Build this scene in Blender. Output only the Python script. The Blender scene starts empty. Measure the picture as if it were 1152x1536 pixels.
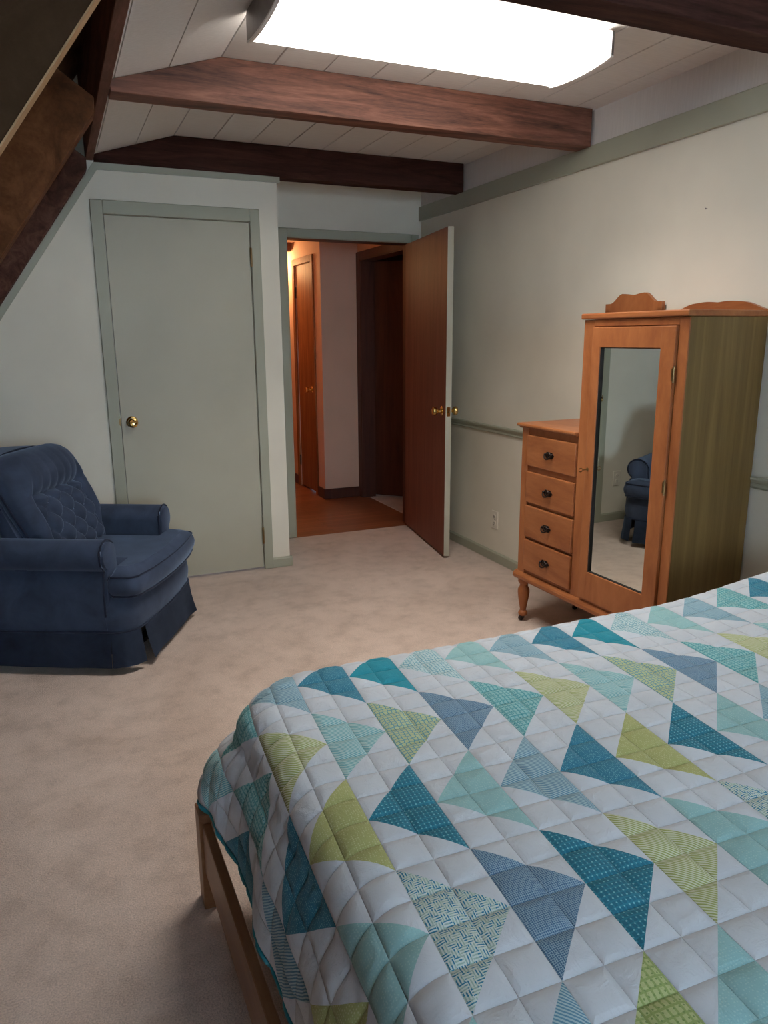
import bpy, bmesh, math, random
import numpy as np
from mathutils import Vector, Matrix
random.seed(7)
S = bpy.context.scene
COL = S.collection
PI = math.pi

# ---------------------------------------------------------------- camera
cam_d = bpy.data.cameras.new('camera'); cam = bpy.data.objects.new('camera', cam_d); COL.objects.link(cam); S.camera = cam
CH = 1.4001
p_, y_, r_ = math.radians(-13.2399), math.radians(23.4930), math.radians(-0.3286)
fw = Vector((math.sin(y_)*math.cos(p_), math.cos(y_)*math.cos(p_), math.sin(p_)))
rt = Vector((math.cos(y_), -math.sin(y_), 0)); up = rt.cross(fw)
R_ = math.cos(r_)*rt + math.sin(r_)*up; U_ = -math.sin(r_)*rt + math.cos(r_)*up
cam.matrix_world = Matrix(((R_.x, U_.x, -fw.x, 0), (R_.y, U_.y, -fw.y, 0), (R_.z, U_.z, -fw.z, CH), (0, 0, 0, 1)))
cam_d.sensor_fit = 'VERTICAL'; cam_d.sensor_height = 36.0
cam_d.lens = 1115.83/1536*36.0; cam_d.clip_start = 0.02

# ---------------------------------------------------------------- exposure, world, daylight
vs = S.view_settings
vs.view_transform = 'Standard'; vs.look = 'None'; vs.gamma = 1.0; vs.use_curve_mapping = False
vs.exposure = 0.68
TUBE = 4.2            # ceiling fixture diffuser
DAY = 62.0            # window daylight behind the camera
HALL = 9.0
DOWN = 8.5           # light of the fixture's tubes through its diffuser, mostly downwards
w = bpy.data.worlds.new('world'); S.world = w; w.use_nodes = True
w.node_tree.nodes['Background'].inputs[0].default_value = (0.55, 0.68, 0.9, 1)
w.node_tree.nodes['Background'].inputs[1].default_value = 0.6
def area(name, loc, rot, sx, sy, e, col):
    l = bpy.data.lights.new(name, 'AREA'); l.shape = 'RECTANGLE'; l.size = sx; l.size_y = sy; l.energy = e; l.color = col
    o = bpy.data.objects.new(name, l); COL.objects.link(o); o.location = loc; o.rotation_euler = rot
    return o
area('window_daylight', (0.55, -2.42, 1.5), (math.radians(90), 0, 0), 1.5, 1.2, DAY, (0.64, 0.82, 1.0))
tl = area('ceiling_fixture_light', (1.295, 2.517, 2.338), (0, 0, 0), 1.16, 0.32, DOWN, (1.0, 0.945, 0.87))
tl.data.spread = math.radians(118)
hl = bpy.data.lights.new('hall_lamp_light', 'POINT'); hl.energy = HALL; hl.color = (1.0, 0.62, 0.28); hl.shadow_soft_size = 0.09
ho = bpy.data.objects.new('hall_lamp_light', hl); COL.objects.link(ho); ho.location = (1.95, 7.12, 2.04)

# ---------------------------------------------------------------- node helpers
def new_mat(name):
    m = bpy.data.materials.new(name); m.use_nodes = True
    nt = m.node_tree; b = nt.nodes['Principled BSDF']
    return m, nt, b
def N(nt, t, **kw):
    n = nt.nodes.new(t)
    for k, v in kw.items():
        if k in n.inputs.keys(): n.inputs[k].default_value = v
        else: setattr(n, k, v)
    return n
def L(nt, a, b): nt.links.new(a, b)
def coords(nt, scale=(1, 1, 1), kind='Object', rot=(0, 0, 0)):
    tc = nt.nodes.new('ShaderNodeTexCoord'); mp = nt.nodes.new('ShaderNodeMapping')
    mp.inputs['Scale'].default_value = scale; mp.inputs['Rotation'].default_value = rot
    L(nt, tc.outputs[kind], mp.inputs['Vector']); return mp.outputs['Vector']
def ramp(nt, fac, stops, interp='LINEAR'):
    r = nt.nodes.new('ShaderNodeValToRGB'); r.color_ramp.interpolation = interp
    e = r.color_ramp.elements
    while len(e) < len(stops): e.new(0.5)
    for i, (p, c) in enumerate(stops):
        e[i].position = p; e[i].color = (c[0], c[1], c[2], 1) if len(c) == 3 else c
    L(nt, fac, r.inputs[0]); return r.outputs[0]
def bump(nt, b, h, strength=0.3, dist=0.002):
    n = nt.nodes.new('ShaderNodeBump'); n.inputs['Strength'].default_value = strength; n.inputs['Distance'].default_value = dist
    L(nt, h, n.inputs['Height']); L(nt, n.outputs[0], b.inputs['Normal'])
def noise(nt, vec, scale, detail=4, rough=0.5, dist=0):
    n = nt.nodes.new('ShaderNodeTexNoise'); n.inputs['Scale'].default_value = scale; n.inputs['Detail'].default_value = detail
    n.inputs['Roughness'].default_value = rough; n.inputs['Distortion'].default_value = dist
    L(nt, vec, n.inputs['Vector']); return n.outputs[0]
def mixc(nt, fac, a, b, mode='MIX'):
    m = nt.nodes.new('ShaderNodeMix'); m.data_type = 'RGBA'; m.blend_type = mode
    if isinstance(fac, (int, float)): m.inputs[0].default_value = fac
    else: L(nt, fac, m.inputs[0])
    for i, v in ((6, a), (7, b)):
        if isinstance(v, tuple): m.inputs[i].default_value = (v[0], v[1], v[2], 1)
        else: L(nt, v, m.inputs[i])
    return m.outputs[2]
def math_(nt, op, a, b=None):
    m = nt.nodes.new('ShaderNodeMath'); m.operation = op
    for i, v in ((0, a), (1, b)):
        if v is None: continue
        if isinstance(v, (int, float)): m.inputs[i].default_value = v
        else: L(nt, v, m.inputs[i])
    return m.outputs[0]

def paint(name, c, rough=0.75, var=0.05):
    m, nt, b = new_mat(name)
    v = coords(nt); n = noise(nt, v, 2.5, 3)
    lo = tuple(x*(1-var) for x in c); hi = tuple(x*(1+var) for x in c)
    L(nt, ramp(nt, n, [(0.3, lo), (0.7, hi)]), b.inputs['Base Color']); b.inputs['Roughness'].default_value = rough
    bump(nt, b, noise(nt, v, 160, 2), 0.08, 0.001)
    return m
def wood(name, dark, mid, light, scale=(1, 1, 1), rough=0.5, ring=6.0, bmp=0.15, spec=0.4):
    """grain runs along the axis whose scale is small"""
    m, nt, b = new_mat(name)
    v = coords(nt, scale)
    n1 = noise(nt, v, ring, 6, 0.6, 1.2); n2 = noise(nt, v, ring*9, 4, 0.7)
    f = math_(nt, 'ADD', math_(nt, 'MULTIPLY', n1, 0.75), math_(nt, 'MULTIPLY', n2, 0.25))
    L(nt, ramp(nt, f, [(0.34, dark), (0.5, mid), (0.66, light)]), b.inputs['Base Color'])
    b.inputs['Roughness'].default_value = rough; b.inputs['Specular IOR Level'].default_value = spec
    bump(nt, b, n2, bmp, 0.001)
    return m
def metal(name, c, rough=0.25):
    m, nt, b = new_mat(name); b.inputs['Metallic'].default_value = 1.0
    v = coords(nt); L(nt, ramp(nt, noise(nt, v, 30), [(0.3, tuple(x*0.8 for x in c)), (0.7, c)]), b.inputs['Base Color'])
    b.inputs['Roughness'].default_value = rough; return m
def plain(name, c, rough=0.5, spec=0.5):
    m, nt, b = new_mat(name); v = coords(nt)
    L(nt, ramp(nt, noise(nt, v, 12), [(0.3, tuple(x*0.92 for x in c)), (0.7, c)]), b.inputs['Base Color'])
    b.inputs['Roughness'].default_value = rough; b.inputs['Specular IOR Level'].default_value = spec; return m

M = {}
M['wall'] = paint('pale_green_paint', (0.79, 0.755, 0.645))
M['sage'] = paint('sage_trim_paint', (0.40, 0.41, 0.32), 0.5)
M['sage_door'] = paint('sage_door_paint', (0.47, 0.455, 0.36), 0.5)
M['beige'] = paint('hall_beige_paint', (0.76, 0.50, 0.37))
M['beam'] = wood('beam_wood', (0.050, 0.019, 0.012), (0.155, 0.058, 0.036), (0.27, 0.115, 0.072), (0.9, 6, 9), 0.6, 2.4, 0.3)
M['beam_shaded'] = wood('shaded_beam_wood', (0.022, 0.010, 0.008), (0.055, 0.022, 0.017), (0.09, 0.038, 0.027), (0.9, 6, 9), 0.75, 2.4, 0.3, 0.1)  # beam wood again, darkened in colour for the shade on backlit beams
M['rafter'] = wood('rafter_wood', (0.055, 0.020, 0.008), (0.12, 0.045, 0.018), (0.20, 0.080, 0.032), (3, 8, 3), 0.7, 2.0, 0.3, 0.12)
M['rafter_dark'] = wood('dark_rafter_wood', (0.05, 0.022, 0.015), (0.10, 0.044, 0.032), (0.16, 0.075, 0.055), (6, 0.8, 6), 0.7, 2.4, 0.3, 0.15)
M['board'] = wood('dark_board_wood', (0.034, 0.017, 0.008), (0.055, 0.029, 0.014), (0.078, 0.043, 0.022), (2, 2, 2), 0.75, 1.6, 0.2, 0.12)
M['header'] = wood('header_wood', (0.09, 0.040, 0.027), (0.16, 0.073, 0.050), (0.24, 0.11, 0.08), (6, 0.8, 6), 0.7, 2.4, 0.3, 0.15)
M['edge'] = wood('lit_edge_wood', (0.34, 0.19, 0.09), (0.42, 0.25, 0.12), (0.5, 0.30, 0.15), (5, 5, 1), 0.6, 2.0, 0.1)  # pale tone stands for light falling on the rafter's edge
M['door'] = wood('mahogany_door_wood', (0.165, 0.055, 0.036), (0.205, 0.070, 0.046), (0.245, 0.088, 0.058), (9, 9, 0.5), 0.55, 3.0, 0.05, 0.2)
M['hall_door'] = wood('hall_door_wood', (0.20, 0.07, 0.028), (0.30, 0.11, 0.04), (0.38, 0.15, 0.055), (7, 7, 0.5), 0.6, 2.6, 0.05, 0.15)
M['hall_dark'] = wood('hall_dark_wood', (0.060, 0.020, 0.014), (0.085, 0.029, 0.019), (0.11, 0.037, 0.024), (7, 7, 0.5), 0.45, 2.6, 0.08)
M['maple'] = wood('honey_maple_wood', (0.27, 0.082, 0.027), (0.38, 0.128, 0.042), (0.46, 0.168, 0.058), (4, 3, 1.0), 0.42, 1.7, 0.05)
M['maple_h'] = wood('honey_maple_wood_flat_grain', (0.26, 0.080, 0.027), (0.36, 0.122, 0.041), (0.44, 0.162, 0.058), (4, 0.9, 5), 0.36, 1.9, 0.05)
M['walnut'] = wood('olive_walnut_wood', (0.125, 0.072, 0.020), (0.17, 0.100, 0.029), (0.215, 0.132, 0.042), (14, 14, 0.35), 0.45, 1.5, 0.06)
M['bedwood'] = wood('bed_wood', (0.20, 0.088, 0.04), (0.27, 0.125, 0.056), (0.33, 0.16, 0.075), (9, 1, 9), 0.4, 1.6, 0.05)
M['brass'] = metal('brass', (0.83, 0.58, 0.22), 0.16)
M['oldbrass'] = metal('aged_brass', (0.30, 0.20, 0.09), 0.4)
M['bronze'] = metal('dark_bronze', (0.06, 0.048, 0.045), 0.38)
M['black'] = plain('dark_cavity', (0.012, 0.010, 0.009), 0.9)
M['plastic'] = plain('ivory_plastic', (0.84, 0.80, 0.70), 0.35)
M['steel'] = metal('grey_steel', (0.32, 0.31, 0.31), 0.45)
M['caster'] = plain('caster_rubber', (0.03, 0.015, 0.012), 0.5)

# white sawn ceiling boards
m, nt, b = new_mat('white_sawn_board')
v = coords(nt, (1.2, 26, 26)); n = noise(nt, v, 6, 5, 0.7)
L(nt, ramp(nt, n, [(0.3, (0.70, 0.665, 0.635)), (0.7, (0.80, 0.765, 0.735))]), b.inputs['Base Color']); b.inputs['Roughness'].default_value = 0.75
bump(nt, b, n, 0.5, 0.002); M['ceil'] = m
m, nt, b = new_mat('white_textured_wall')
v = coords(nt, (26, 26, 1.2)); n = noise(nt, v, 6, 5, 0.7)
L(nt, ramp(nt, n, [(0.3, (0.70, 0.665, 0.635)), (0.7, (0.78, 0.745, 0.715))]), b.inputs['Base Color']); b.inputs['Roughness'].default_value = 0.75
bump(nt, b, n, 0.5, 0.002); M['whitewall'] = m

# carpet
m, nt, b = new_mat('beige_carpet')
v = coords(nt); big = noise(nt, v, 1.6, 5, 0.6, 0.6); mid = noise(nt, v, 9, 4, 0.65); pile = noise(nt, v, 230, 3, 0.7)
c = ramp(nt, big, [(0.36, (0.50, 0.375, 0.305)), (0.56, (0.70, 0.55, 0.465)), (0.7, (0.74, 0.59, 0.50))])
c = mixc(nt, 0.5, c, ramp(nt, mid, [(0.34, (0.50, 0.385, 0.315)), (0.52, (0.70, 0.555, 0.47)), (0.7, (0.76, 0.61, 0.525))]))
c = mixc(nt, 0.7, c, ramp(nt, pile, [(0.3, (0.58, 0.58, 0.58)), (0.7, (1.3, 1.3, 1.3))]), 'MULTIPLY')
st = noise(nt, v, 3.1, 6, 0.7, 1.0)
c = mixc(nt, ramp(nt, st, [(0.60, (0, 0, 0)), (0.72, (0.45, 0.45, 0.45))]), c, (0.44, 0.30, 0.20))
L(nt, c, b.inputs['Base Color']); b.inputs['Roughness'].default_value = 1.0; b.inputs['Specular IOR Level'].default_value = 0.05
b.inputs['Sheen Weight'].default_value = 0.25; b.inputs['Sheen Roughness'].default_value = 0.6
bump(nt, b, math_(nt, 'ADD', pile, math_(nt, 'MULTIPLY', mid, 0.5)), 0.7, 0.006); M['carpet'] = m

# hall floor planks (boards run along X)
m, nt, b = new_mat('oak_strip_floor')
v = coords(nt); br = nt.nodes.new('ShaderNodeTexBrick'); L(nt, v, br.inputs['Vector'])
br.inputs['Scale'].default_value = 1.0; br.inputs['Brick Width'].default_value = 0.9; br.inputs['Row Height'].default_value = 0.057
br.inputs['Mortar Size'].default_value = 0.0012; br.inputs['Color1'].default_value = (0.36, 0.13, 0.055, 1); br.inputs['Color2'].default_value = (0.25, 0.085, 0.036, 1)
br.inputs['Mortar'].default_value = (0.08, 0.03, 0.015, 1); br.offset = 0.37
v2 = coords(nt, (1, 14, 1)); g = noise(nt, v2, 4, 5, 0.6)
L(nt, mixc(nt, 0.6, br.outputs[0], ramp(nt, g, [(0.3, (0.7, 0.7, 0.7)), (0.7, (1.15, 1.15, 1.15))]), 'MULTIPLY'), b.inputs['Base Color'])
b.inputs['Roughness'].default_value = 0.4; M['oak'] = m

# velvet
def velvet(name, c):
    m, nt, b = new_mat(name); v = coords(nt)
    n = noise(nt, v, 7, 4, 0.6, 0.5)
    L(nt, ramp(nt, n, [(0.3, tuple(x*0.72 for x in c)), (0.7, tuple(x*1.25 for x in c))]), b.inputs['Base Color'])
    b.inputs['Roughness'].default_value = 0.9; b.inputs['Specular IOR Level'].default_value = 0.15
    b.inputs['Sheen Weight'].default_value = 0.55; b.inputs['Sheen Roughness'].default_value = 0.35; b.inputs['Sheen Tint'].default_value = (0.45, 0.6, 0.85, 1)
    bump(nt, b, noise(nt, v, 900, 2), 0.15, 0.001)
    return m
M['velvet'] = velvet('navy_velvet', (0.046, 0.064, 0.108))
M['welt'] = velvet('dark_welt_velvet', (0.018, 0.024, 0.045))

# mirror and emitters
m, nt, b = new_mat('mirror_glass'); b.inputs['Metallic'].default_value = 1; b.inputs['Base Color'].default_value = (0.80, 0.84, 0.80, 1); b.inputs['Roughness'].default_value = 0.012; M['mirror'] = m
m, nt, b = new_mat('lit_diffuser'); b.inputs['Base Color'].default_value = (0.9, 0.9, 0.88, 1)
b.inputs['Emission Color'].default_value = (1.0, 0.945, 0.87, 1); b.inputs['Emission Strength'].default_value = TUBE; M['diffuser'] = m
m, nt, b = new_mat('frosted_rim'); b.inputs['Base Color'].default_value = (0.8, 0.78, 0.76, 1); b.inputs['Roughness'].default_value = 0.4; M['rim'] = m
m, nt, b = new_mat('lit_globe'); b.inputs['Emission Color'].default_value = (1.0, 0.72, 0.4, 1); b.inputs['Emission Strength'].default_value = 4; M['globe'] = m
m, nt, b = new_mat('window_glass'); b.inputs['Transmission Weight'].default_value = 1; b.inputs['Roughness'].default_value = 0.0; b.inputs['IOR'].default_value = 1.1; M['glass'] = m

# ---------------------------------------------------------------- mesh helpers
def finish(name, bm, mat, parent=None, smooth=False, angle=35):
    me = bpy.data.meshes.new(name)
    bmesh.ops.recalc_face_normals(bm, faces=bm.faces)
    bm.to_mesh(me); bm.free()
    mats = mat if isinstance(mat, (list, tuple)) else [mat]
    for x in mats: me.materials.append(x)
    o = bpy.data.objects.new(name, me); COL.objects.link(o)
    if parent is not None: o.parent = parent
    if smooth:
        for p in me.polygons: p.use_smooth = True
        try: me.set_sharp_from_angle(angle=math.radians(angle))
        except Exception: pass
    return o
def bx(bm, x0, x1, y0, y1, z0, z1, bev=0.0, seg=2):
    g = bmesh.new()
    bmesh.ops.create_cube(g, size=1, matrix=Matrix.Translation(((x0+x1)/2, (y0+y1)/2, (z0+z1)/2)) @ Matrix.Diagonal((x1-x0, y1-y0, z1-z0, 1)))
    if bev: bmesh.ops.bevel(g, geom=list(g.edges), offset=bev, segments=seg, affect='EDGES', profile=0.5)
    merge(bm, g)
def merge(bm, g, mat=None):
    if mat is not None: bmesh.ops.transform(g, matrix=mat, verts=g.verts)
    me = bpy.data.meshes.new('tmp'); g.to_mesh(me); g.free(); bm.from_mesh(me); bpy.data.meshes.remove(me)
def prism(bm, pts, axis, a0, a1, bev=0.0):
    """pts in the plane perpendicular to axis: axis 1 -> (x,z), axis 0 -> (y,z), axis 2 -> (x,y)"""
    g = bmesh.new()
    def P3(p, a): return {0: (a, p[0], p[1]), 1: (p[0], a, p[1]), 2: (p[0], p[1], a)}[axis]
    v0 = [g.verts.new(P3(p, a0)) for p in pts]; v1 = [g.verts.new(P3(p, a1)) for p in pts]
    g.faces.new(v0); g.faces.new(v1[::-1]); n = len(pts)
    for i in range(n): g.faces.new((v0[i], v0[(i+1) % n], v1[(i+1) % n], v1[i]))
    bmesh.ops.recalc_face_normals(g, faces=g.faces)
    if bev: bmesh.ops.bevel(g, geom=list(g.edges), offset=bev, segments=2, affect='EDGES', profile=0.5)
    merge(bm, g)
def lathe(bm, prof, origin, axis=(0, 0, 1), seg=24):
    """prof: (radius, height) along axis"""
    q = Vector((0, 0, 1)).rotation_difference(Vector(axis)).to_matrix().to_4x4(); T = Matrix.Translation(origin) @ q
    rings = []
    for r, h in prof:
        if r < 1e-5: rings.append([bm.verts.new(T @ Vector((0, 0, h)))])
        else: rings.append([bm.verts.new(T @ Vector((r*math.cos(2*PI*i/seg), r*math.sin(2*PI*i/seg), h))) for i in range(seg)])
    for a, b in zip(rings, rings[1:]):
        for i in range(seg):
            j = (i+1) % seg
            if len(a) == 1 and len(b) == 1: continue
            if len(a) == 1: bm.faces.new((a[0], b[i], b[j]))
            elif len(b) == 1: bm.faces.new((a[i], a[j], b[0]))
            else: bm.faces.new((a[i], a[j], b[j], b[i]))
    for rg in (rings[0], rings[-1]):
        if len(rg) > 1: bm.faces.new(rg)
def tube(bm, pts, r, seg=8, closed=False):
    pts = [Vector(p) for p in pts]; n = len(pts); rings = []
    for i, p in enumerate(pts):
        a = pts[(i-1) % n] if (closed or i > 0) else p; c = pts[(i+1) % n] if (closed or i < n-1) else p
        t = (c-a).normalized(); ref = Vector((0, 0, 1)) if abs(t.z) < 0.9 else Vector((1, 0, 0))
        s = t.cross(ref).normalized(); q = s.cross(t)
        rings.append([bm.verts.new(p + r*(math.cos(2*PI*k/seg)*s + math.sin(2*PI*k/seg)*q)) for k in range(seg)])
    m_ = n if closed else n-1
    for i in range(m_):
        a, b = rings[i], rings[(i+1) % n]
        for k in range(seg): bm.faces.new((a[k], a[(k+1) % seg], b[(k+1) % seg], b[k]))
    if not closed: bm.faces.new(rings[0]); bm.faces.new(rings[-1])
def part(name, mat, parent, fn, smooth=False, angle=35):
    bm = bmesh.new(); fn(bm); return finish(name, bm, mat, parent, smooth, angle)
def struct(name, mat, fn, parent=None, smooth=False):
    o = part(name, mat, parent, fn, smooth)
    if parent is None: o['kind'] = 'structure'
    return o
def thing(name, label, cat, loc=(0, 0, 0), rz=0, group=None):
    o = bpy.data.objects.new(name, None); COL.objects.link(o); o.location = loc; o.rotation_euler = (0, 0, rz); o.empty_display_size = 0.05
    o['label'] = label; o['category'] = cat
    if group: o['group'] = group
    return o
def tag(o, label, cat, group=None, kind=None):
    o['label'] = label; o['category'] = cat
    if group: o['group'] = group
    if kind: o['kind'] = kind
    return o

# ---------------------------------------------------------------- the room
XR, YC, YD, YB = 2.47, 4.36, 5.0, -2.3
ZB, ZC = 2.277, 2.443          # underside of beams, ceiling boards
XK, XL, ZL = 0.699, 0.285, 2.318
SL = 1.43                      # slope of the steep roof side (dz/dx)
def zs(x): return 2.268 + (x-0.275)*SL
def xs(z): return 0.275 + (z-2.268)/SL
XF = xs(0.0)                   # where it meets the floor

struct('floor', M['carpet'], lambda bm: bx(bm, XF-0.45, XR+0.1, YB-0.1, 4.985, -0.06, 0.0))
struct('floor_hallway', M['oak'], lambda bm: bx(bm, 1.15, 2.50, 4.985, 7.4, -0.06, -0.006))
struct('floor_side_room', M['carpet'], lambda bm: bx(bm, 2.50, 4.2, 5.11, 7.4, -0.06, -0.003))

# walls
def f(bm):
    prism(bm, [(XF-0.45, 0), (0.31, 0), (0.31, 2.9), (0.24, 2.9)], 1, YC+0.002, YC+0.1); prism(bm, [(XF, 0), (0.31, 0), (0.31, ZB), (xs(ZB), ZB)], 1, YC, YC+0.1)
    bx(bm, 0.31, 1.083, YC, YC+0.1, 2.031, ZB); bx(bm, 1.083, 1.247, YC, YC+0.1, 0, ZB)
    bx(bm, 1.147, 1.247, YC+0.1, YD+0.1, 0, ZC)
struct('wall_closet', M['wall'], f)
def f(bm):
    bx(bm, 1.247, 1.485, YD, YD+0.1, 0, ZC); bx(bm, 2.387, XR+0.0, YD, YD+0.1, 0, ZC); bx(bm, 1.485, 2.387, YD, YD+0.1, 2.04, ZC)
struct('wall_doorway', paint('wall_paint_doorway', (0.79, 0.755, 0.645)), f)
struct('wall_right', M['wall'], lambda bm: bx(bm, XR, XR+0.1, YB-0.1, YD+0.1, -0.05, 2.236))
struct('wall_right_upper', M['whitewall'], lambda bm: bx(bm, XR, XR+0.1, YB-0.1, YD+0.1, 2.236, 2.5))
def f(bm):
    bx(bm, XF-0.45, -0.15, YB-0.1, YB, 0, 2.9); bx(bm, 1.25, XR, YB-0.1, YB, 0, 2.9)
    bx(bm, -0.15, 1.25, YB-0.1, YB, 0, 0.9); bx(bm, -0.15, 1.25, YB-0.1, YB, 2.1, 2.9)
struct('wall_back', M['wall'], f)
wn = struct('window_1', M['sage'], lambda bm: (bx(bm, -0.21, -0.15, YB-0.02, YB+0.02, 0.84, 2.16), bx(bm, 1.25, 1.31, YB-0.02, YB+0.02, 0.84, 2.16),
    bx(bm, -0.15, 1.25, YB-0.02, YB+0.02, 0.84, 0.9), bx(bm, -0.15, 1.25, YB-0.02, YB+0.02, 2.1, 2.16), bx(bm, 0.53, 0.57, YB-0.06, YB-0.02, 0.9, 2.1)))
part('window_pane', M['glass'], wn, lambda bm: bx(bm, -0.15, 1.25, YB-0.055, YB-0.05, 0.9, 2.1))

# ceiling boards
def f(bm):
    k = 0; x = XK
    while x < XR:
        x1 = min(x+0.2065, XR+0.02); bx(bm, x+0.0022, x1-0.0022, YB, YD, ZC, ZC+0.018, 0.002, 1); x = x+0.2065
    bx(bm, XK, XR, YB, YD, ZC+0.010, ZC+0.03)
    d = Vector((XK-XL, ZC-ZL)).normalized(); n = Vector((-d.y, d.x)); Ls = math.hypot(XK-XL, ZC-ZL)
    cuts = [0, 0.018, Ls-0.2065, Ls]
    for a, b in zip(cuts, cuts[1:]):
        a_, b_ = a+0.0022, b-0.0022
        q = [(XL+d.x*a_, ZL+d.y*a_), (XL+d.x*b_, ZL+d.y*b_), (XL+d.x*b_+n.x*0.018, ZL+d.y*b_+n.y*0.018), (XL+d.x*a_+n.x*0.018, ZL+d.y*a_+n.y*0.018)]
        prism(bm, q, 1, YB, YC+0.1)
    q = [(XL+n.x*0.01, ZL+n.y*0.01), (XK+n.x*0.01, ZC+n.y*0.01), (XK+n.x*0.03, ZC+n.y*0.03), (XL+n.x*0.03, ZL+n.y*0.03)]
    prism(bm, q, 1, YB, YC+0.1)
struct('ceiling', M['ceil'], f)

# steep timber side: sheathing and header
def f(bm):
    n = Vector((-SL, 1)).normalized()
    a = Vector((XF-0.25, zs(XF-0.25))); b_ = Vector((0.52, zs(0.52)))
    q = [a+n*0.26, b_+n*0.26, b_+n*0.28, a+n*0.28]
    prism(bm, q, 1, YB-0.1, YC+0.1)
struct('wall_left', wood('sheathing_wood', (0.09, 0.045, 0.025), (0.17, 0.088, 0.050), (0.24, 0.13, 0.075), (3, 1, 3), 0.75, 1.6, 0.2, 0.12), f)
hd = part('header_beam', M['header'], None, lambda bm: bx(bm, 0.247, 0.2845, YB, YC-0.001, 2.285, 2.78, 0.002, 1))
tag(hd, 'long brown timber running front to back where steep rafters meet white ceiling', 'beam')

# cross beams
def beam(y0, y1, mat, label, mirror=False):
    o = part('ceiling_beam', mat, None, lambda bm: prism(bm, [(0.286, ZB), (0.286, ZL-0.001), (XK, ZC-0.001), (XR-0.022, ZC-0.001), (XR-0.022, ZB)], 1, y0, y1, 0.003))
    tag(o, label, 'beam', 'dark timber beams across the white ceiling'); return o
beam(3.134, 3.243, M['beam'], 'reddish brown ceiling beam just beyond the lit ceiling light, middle of three')
beam(YC+0.001, YC+0.10, M['beam_shaded'], 'ceiling beam with shade in its colour, resting directly above the closet wall')
beam(1.835, 1.945, M['beam_shaded'], 'ceiling beam with shade in its colour, crossing the top right corner of the photo, nearest the camera')

# rafters down the steep side
def rafter(y0, y1, mat, label, top_x=0.222, depth=0.252):
    n = Vector((-SL, 1)).normalized()
    lo = Vector((xs(0.01), 0.01)); hi = Vector((top_x, zs(top_x)-0.002))
    q = [lo, hi, hi+Vector((0.001, 0.05)), hi+Vector((0.001, 0.05))+n*(depth-0.04), lo+n*depth]
    o = part('rafter', mat, None, lambda bm: prism(bm, [(p.x, p.y) for p in q], 1, y0, y1, 0.003))
    tag(o, label, 'rafter', 'steep rafters on the left roof side'); return o
rafter(3.09, 3.20, M['rafter'], 'reddish brown slanting rafter ending in a blunt cut below the header')
rafter(4.25, 4.344, M['rafter_dark'], 'dark slanting rafter lying against the closet wall', 0.246)
r1 = rafter(1.85, 1.90, M['board'], 'broad dark slanting rafter in the top left corner, coloured paler along its lit edge')
def f(bm):
    a = Vector((xs(0.05), 0.05)); b_ = Vector((0.215, zs(0.215))); n = Vector((SL, -1)).normalized()*0.004
    prism(bm, [(a.x, a.y), (b_.x, b_.y), (b_.x+n.x, b_.y+n.y), (a.x+n.x, a.y+n.y)], 1, 1.848, 1.902)
e = part('lit_edge_strip', M['edge'], r1, f); e['label'] = 'pale wood strip, light on the rafter edge put into its colour'  # added strip, paints the lit lower edge of this rafter

# trims
struct('trim_1', M['sage'], lambda bm: bx(bm, XR-0.02, XR, YB, YD-0.001, 2.189, 2.283, 0.002, 1))           # band along the right wall
def f(bm):   # chair rail with a moulded profile
    z = 0.817
    pr = [(XR, z), (XR-0.010, z), (XR-0.013, z+0.006), (XR-0.010, z+0.012), (XR-0.010, z+0.020), (XR-0.018, z+0.027), (XR-0.024, z+0.036), (XR-0.024, z+0.043), (XR-0.016, z+0.046), (XR, z+0.046)]
    prism(bm, pr, 1, YB, YD-0.001)
struct('trim_2', M['sage'], f)
def f(bm):
    pr = [(XR, 0.001), (XR-0.013, 0.001), (XR-0.013, 0.054), (XR-0.007, 0.064), (XR, 0.064)]
    prism(bm, pr, 1, YB, YD-0.02)
struct('baseboard_right', M['sage'], f)
def f(bm):
    y = YC
    for x0, x1 in ((XF+0.05, 0.248), (1.137, 1.2595)):
        prism(bm, [(y, 0.001), (y-0.013, 0.001), (y-0.013, 0.054), (y-0.007, 0.064), (y, 0.064)], 0, x0, x1)
    prism(bm, [(1.247, 0.001), (1.26, 0.001), (1.26, 0.054), (1.254, 0.064), (1.247, 0.064)], 1, y-0.0125, YD-0.02)
struct('baseboard_closet', M['sage'], f)
def f(bm):   # closet door casing
    y0 = YC-0.016
    bx(bm, 0.248, 0.310, y0, YC, 0.001, 2.099, 0.003, 1); bx(bm, 1.083, 1.137, y0, YC, 0.001, 2.099, 0.003, 1); bx(bm, 0.3101, 1.0829, y0, YC, 2.031, 2.099, 0.003, 1)
    bx(bm, 0.300, 0.310, YC+0.045, YC+0.09, 0.001, 2.04); bx(bm, 1.083, 1.093, YC+0.045, YC+0.09, 0.001, 2.04)
struct('trim_3', M['sage'], f)
def f(bm):   # slanted and level trim at the top of the closet wall
    y0 = YC-0.015; a = 0.034
    prism(bm, [(0.283, 2.276), (1.262, 2.276), (1.262, 2.246), (0.300, 2.243)], 1, y0, YC-0.0005)
    n = Vector((SL, -1)).normalized()*a
    p = [Vector((XF+0.02, zs(XF+0.02))), Vector((0.283, 2.276)), Vector((0.300, 2.243))]
    q = p[0]+n
    prism(bm, [(p[0].x, p[0].y), (p[1].x, p[1].y), (p[2].x, p[2].y), (q.x, q.y)], 1, y0, YC-0.0005)
    bx(bm, 1.247, 1.262, YC, YD-0.02, 2.246, 2.276)
struct('trim_4', M['sage'], f)
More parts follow.
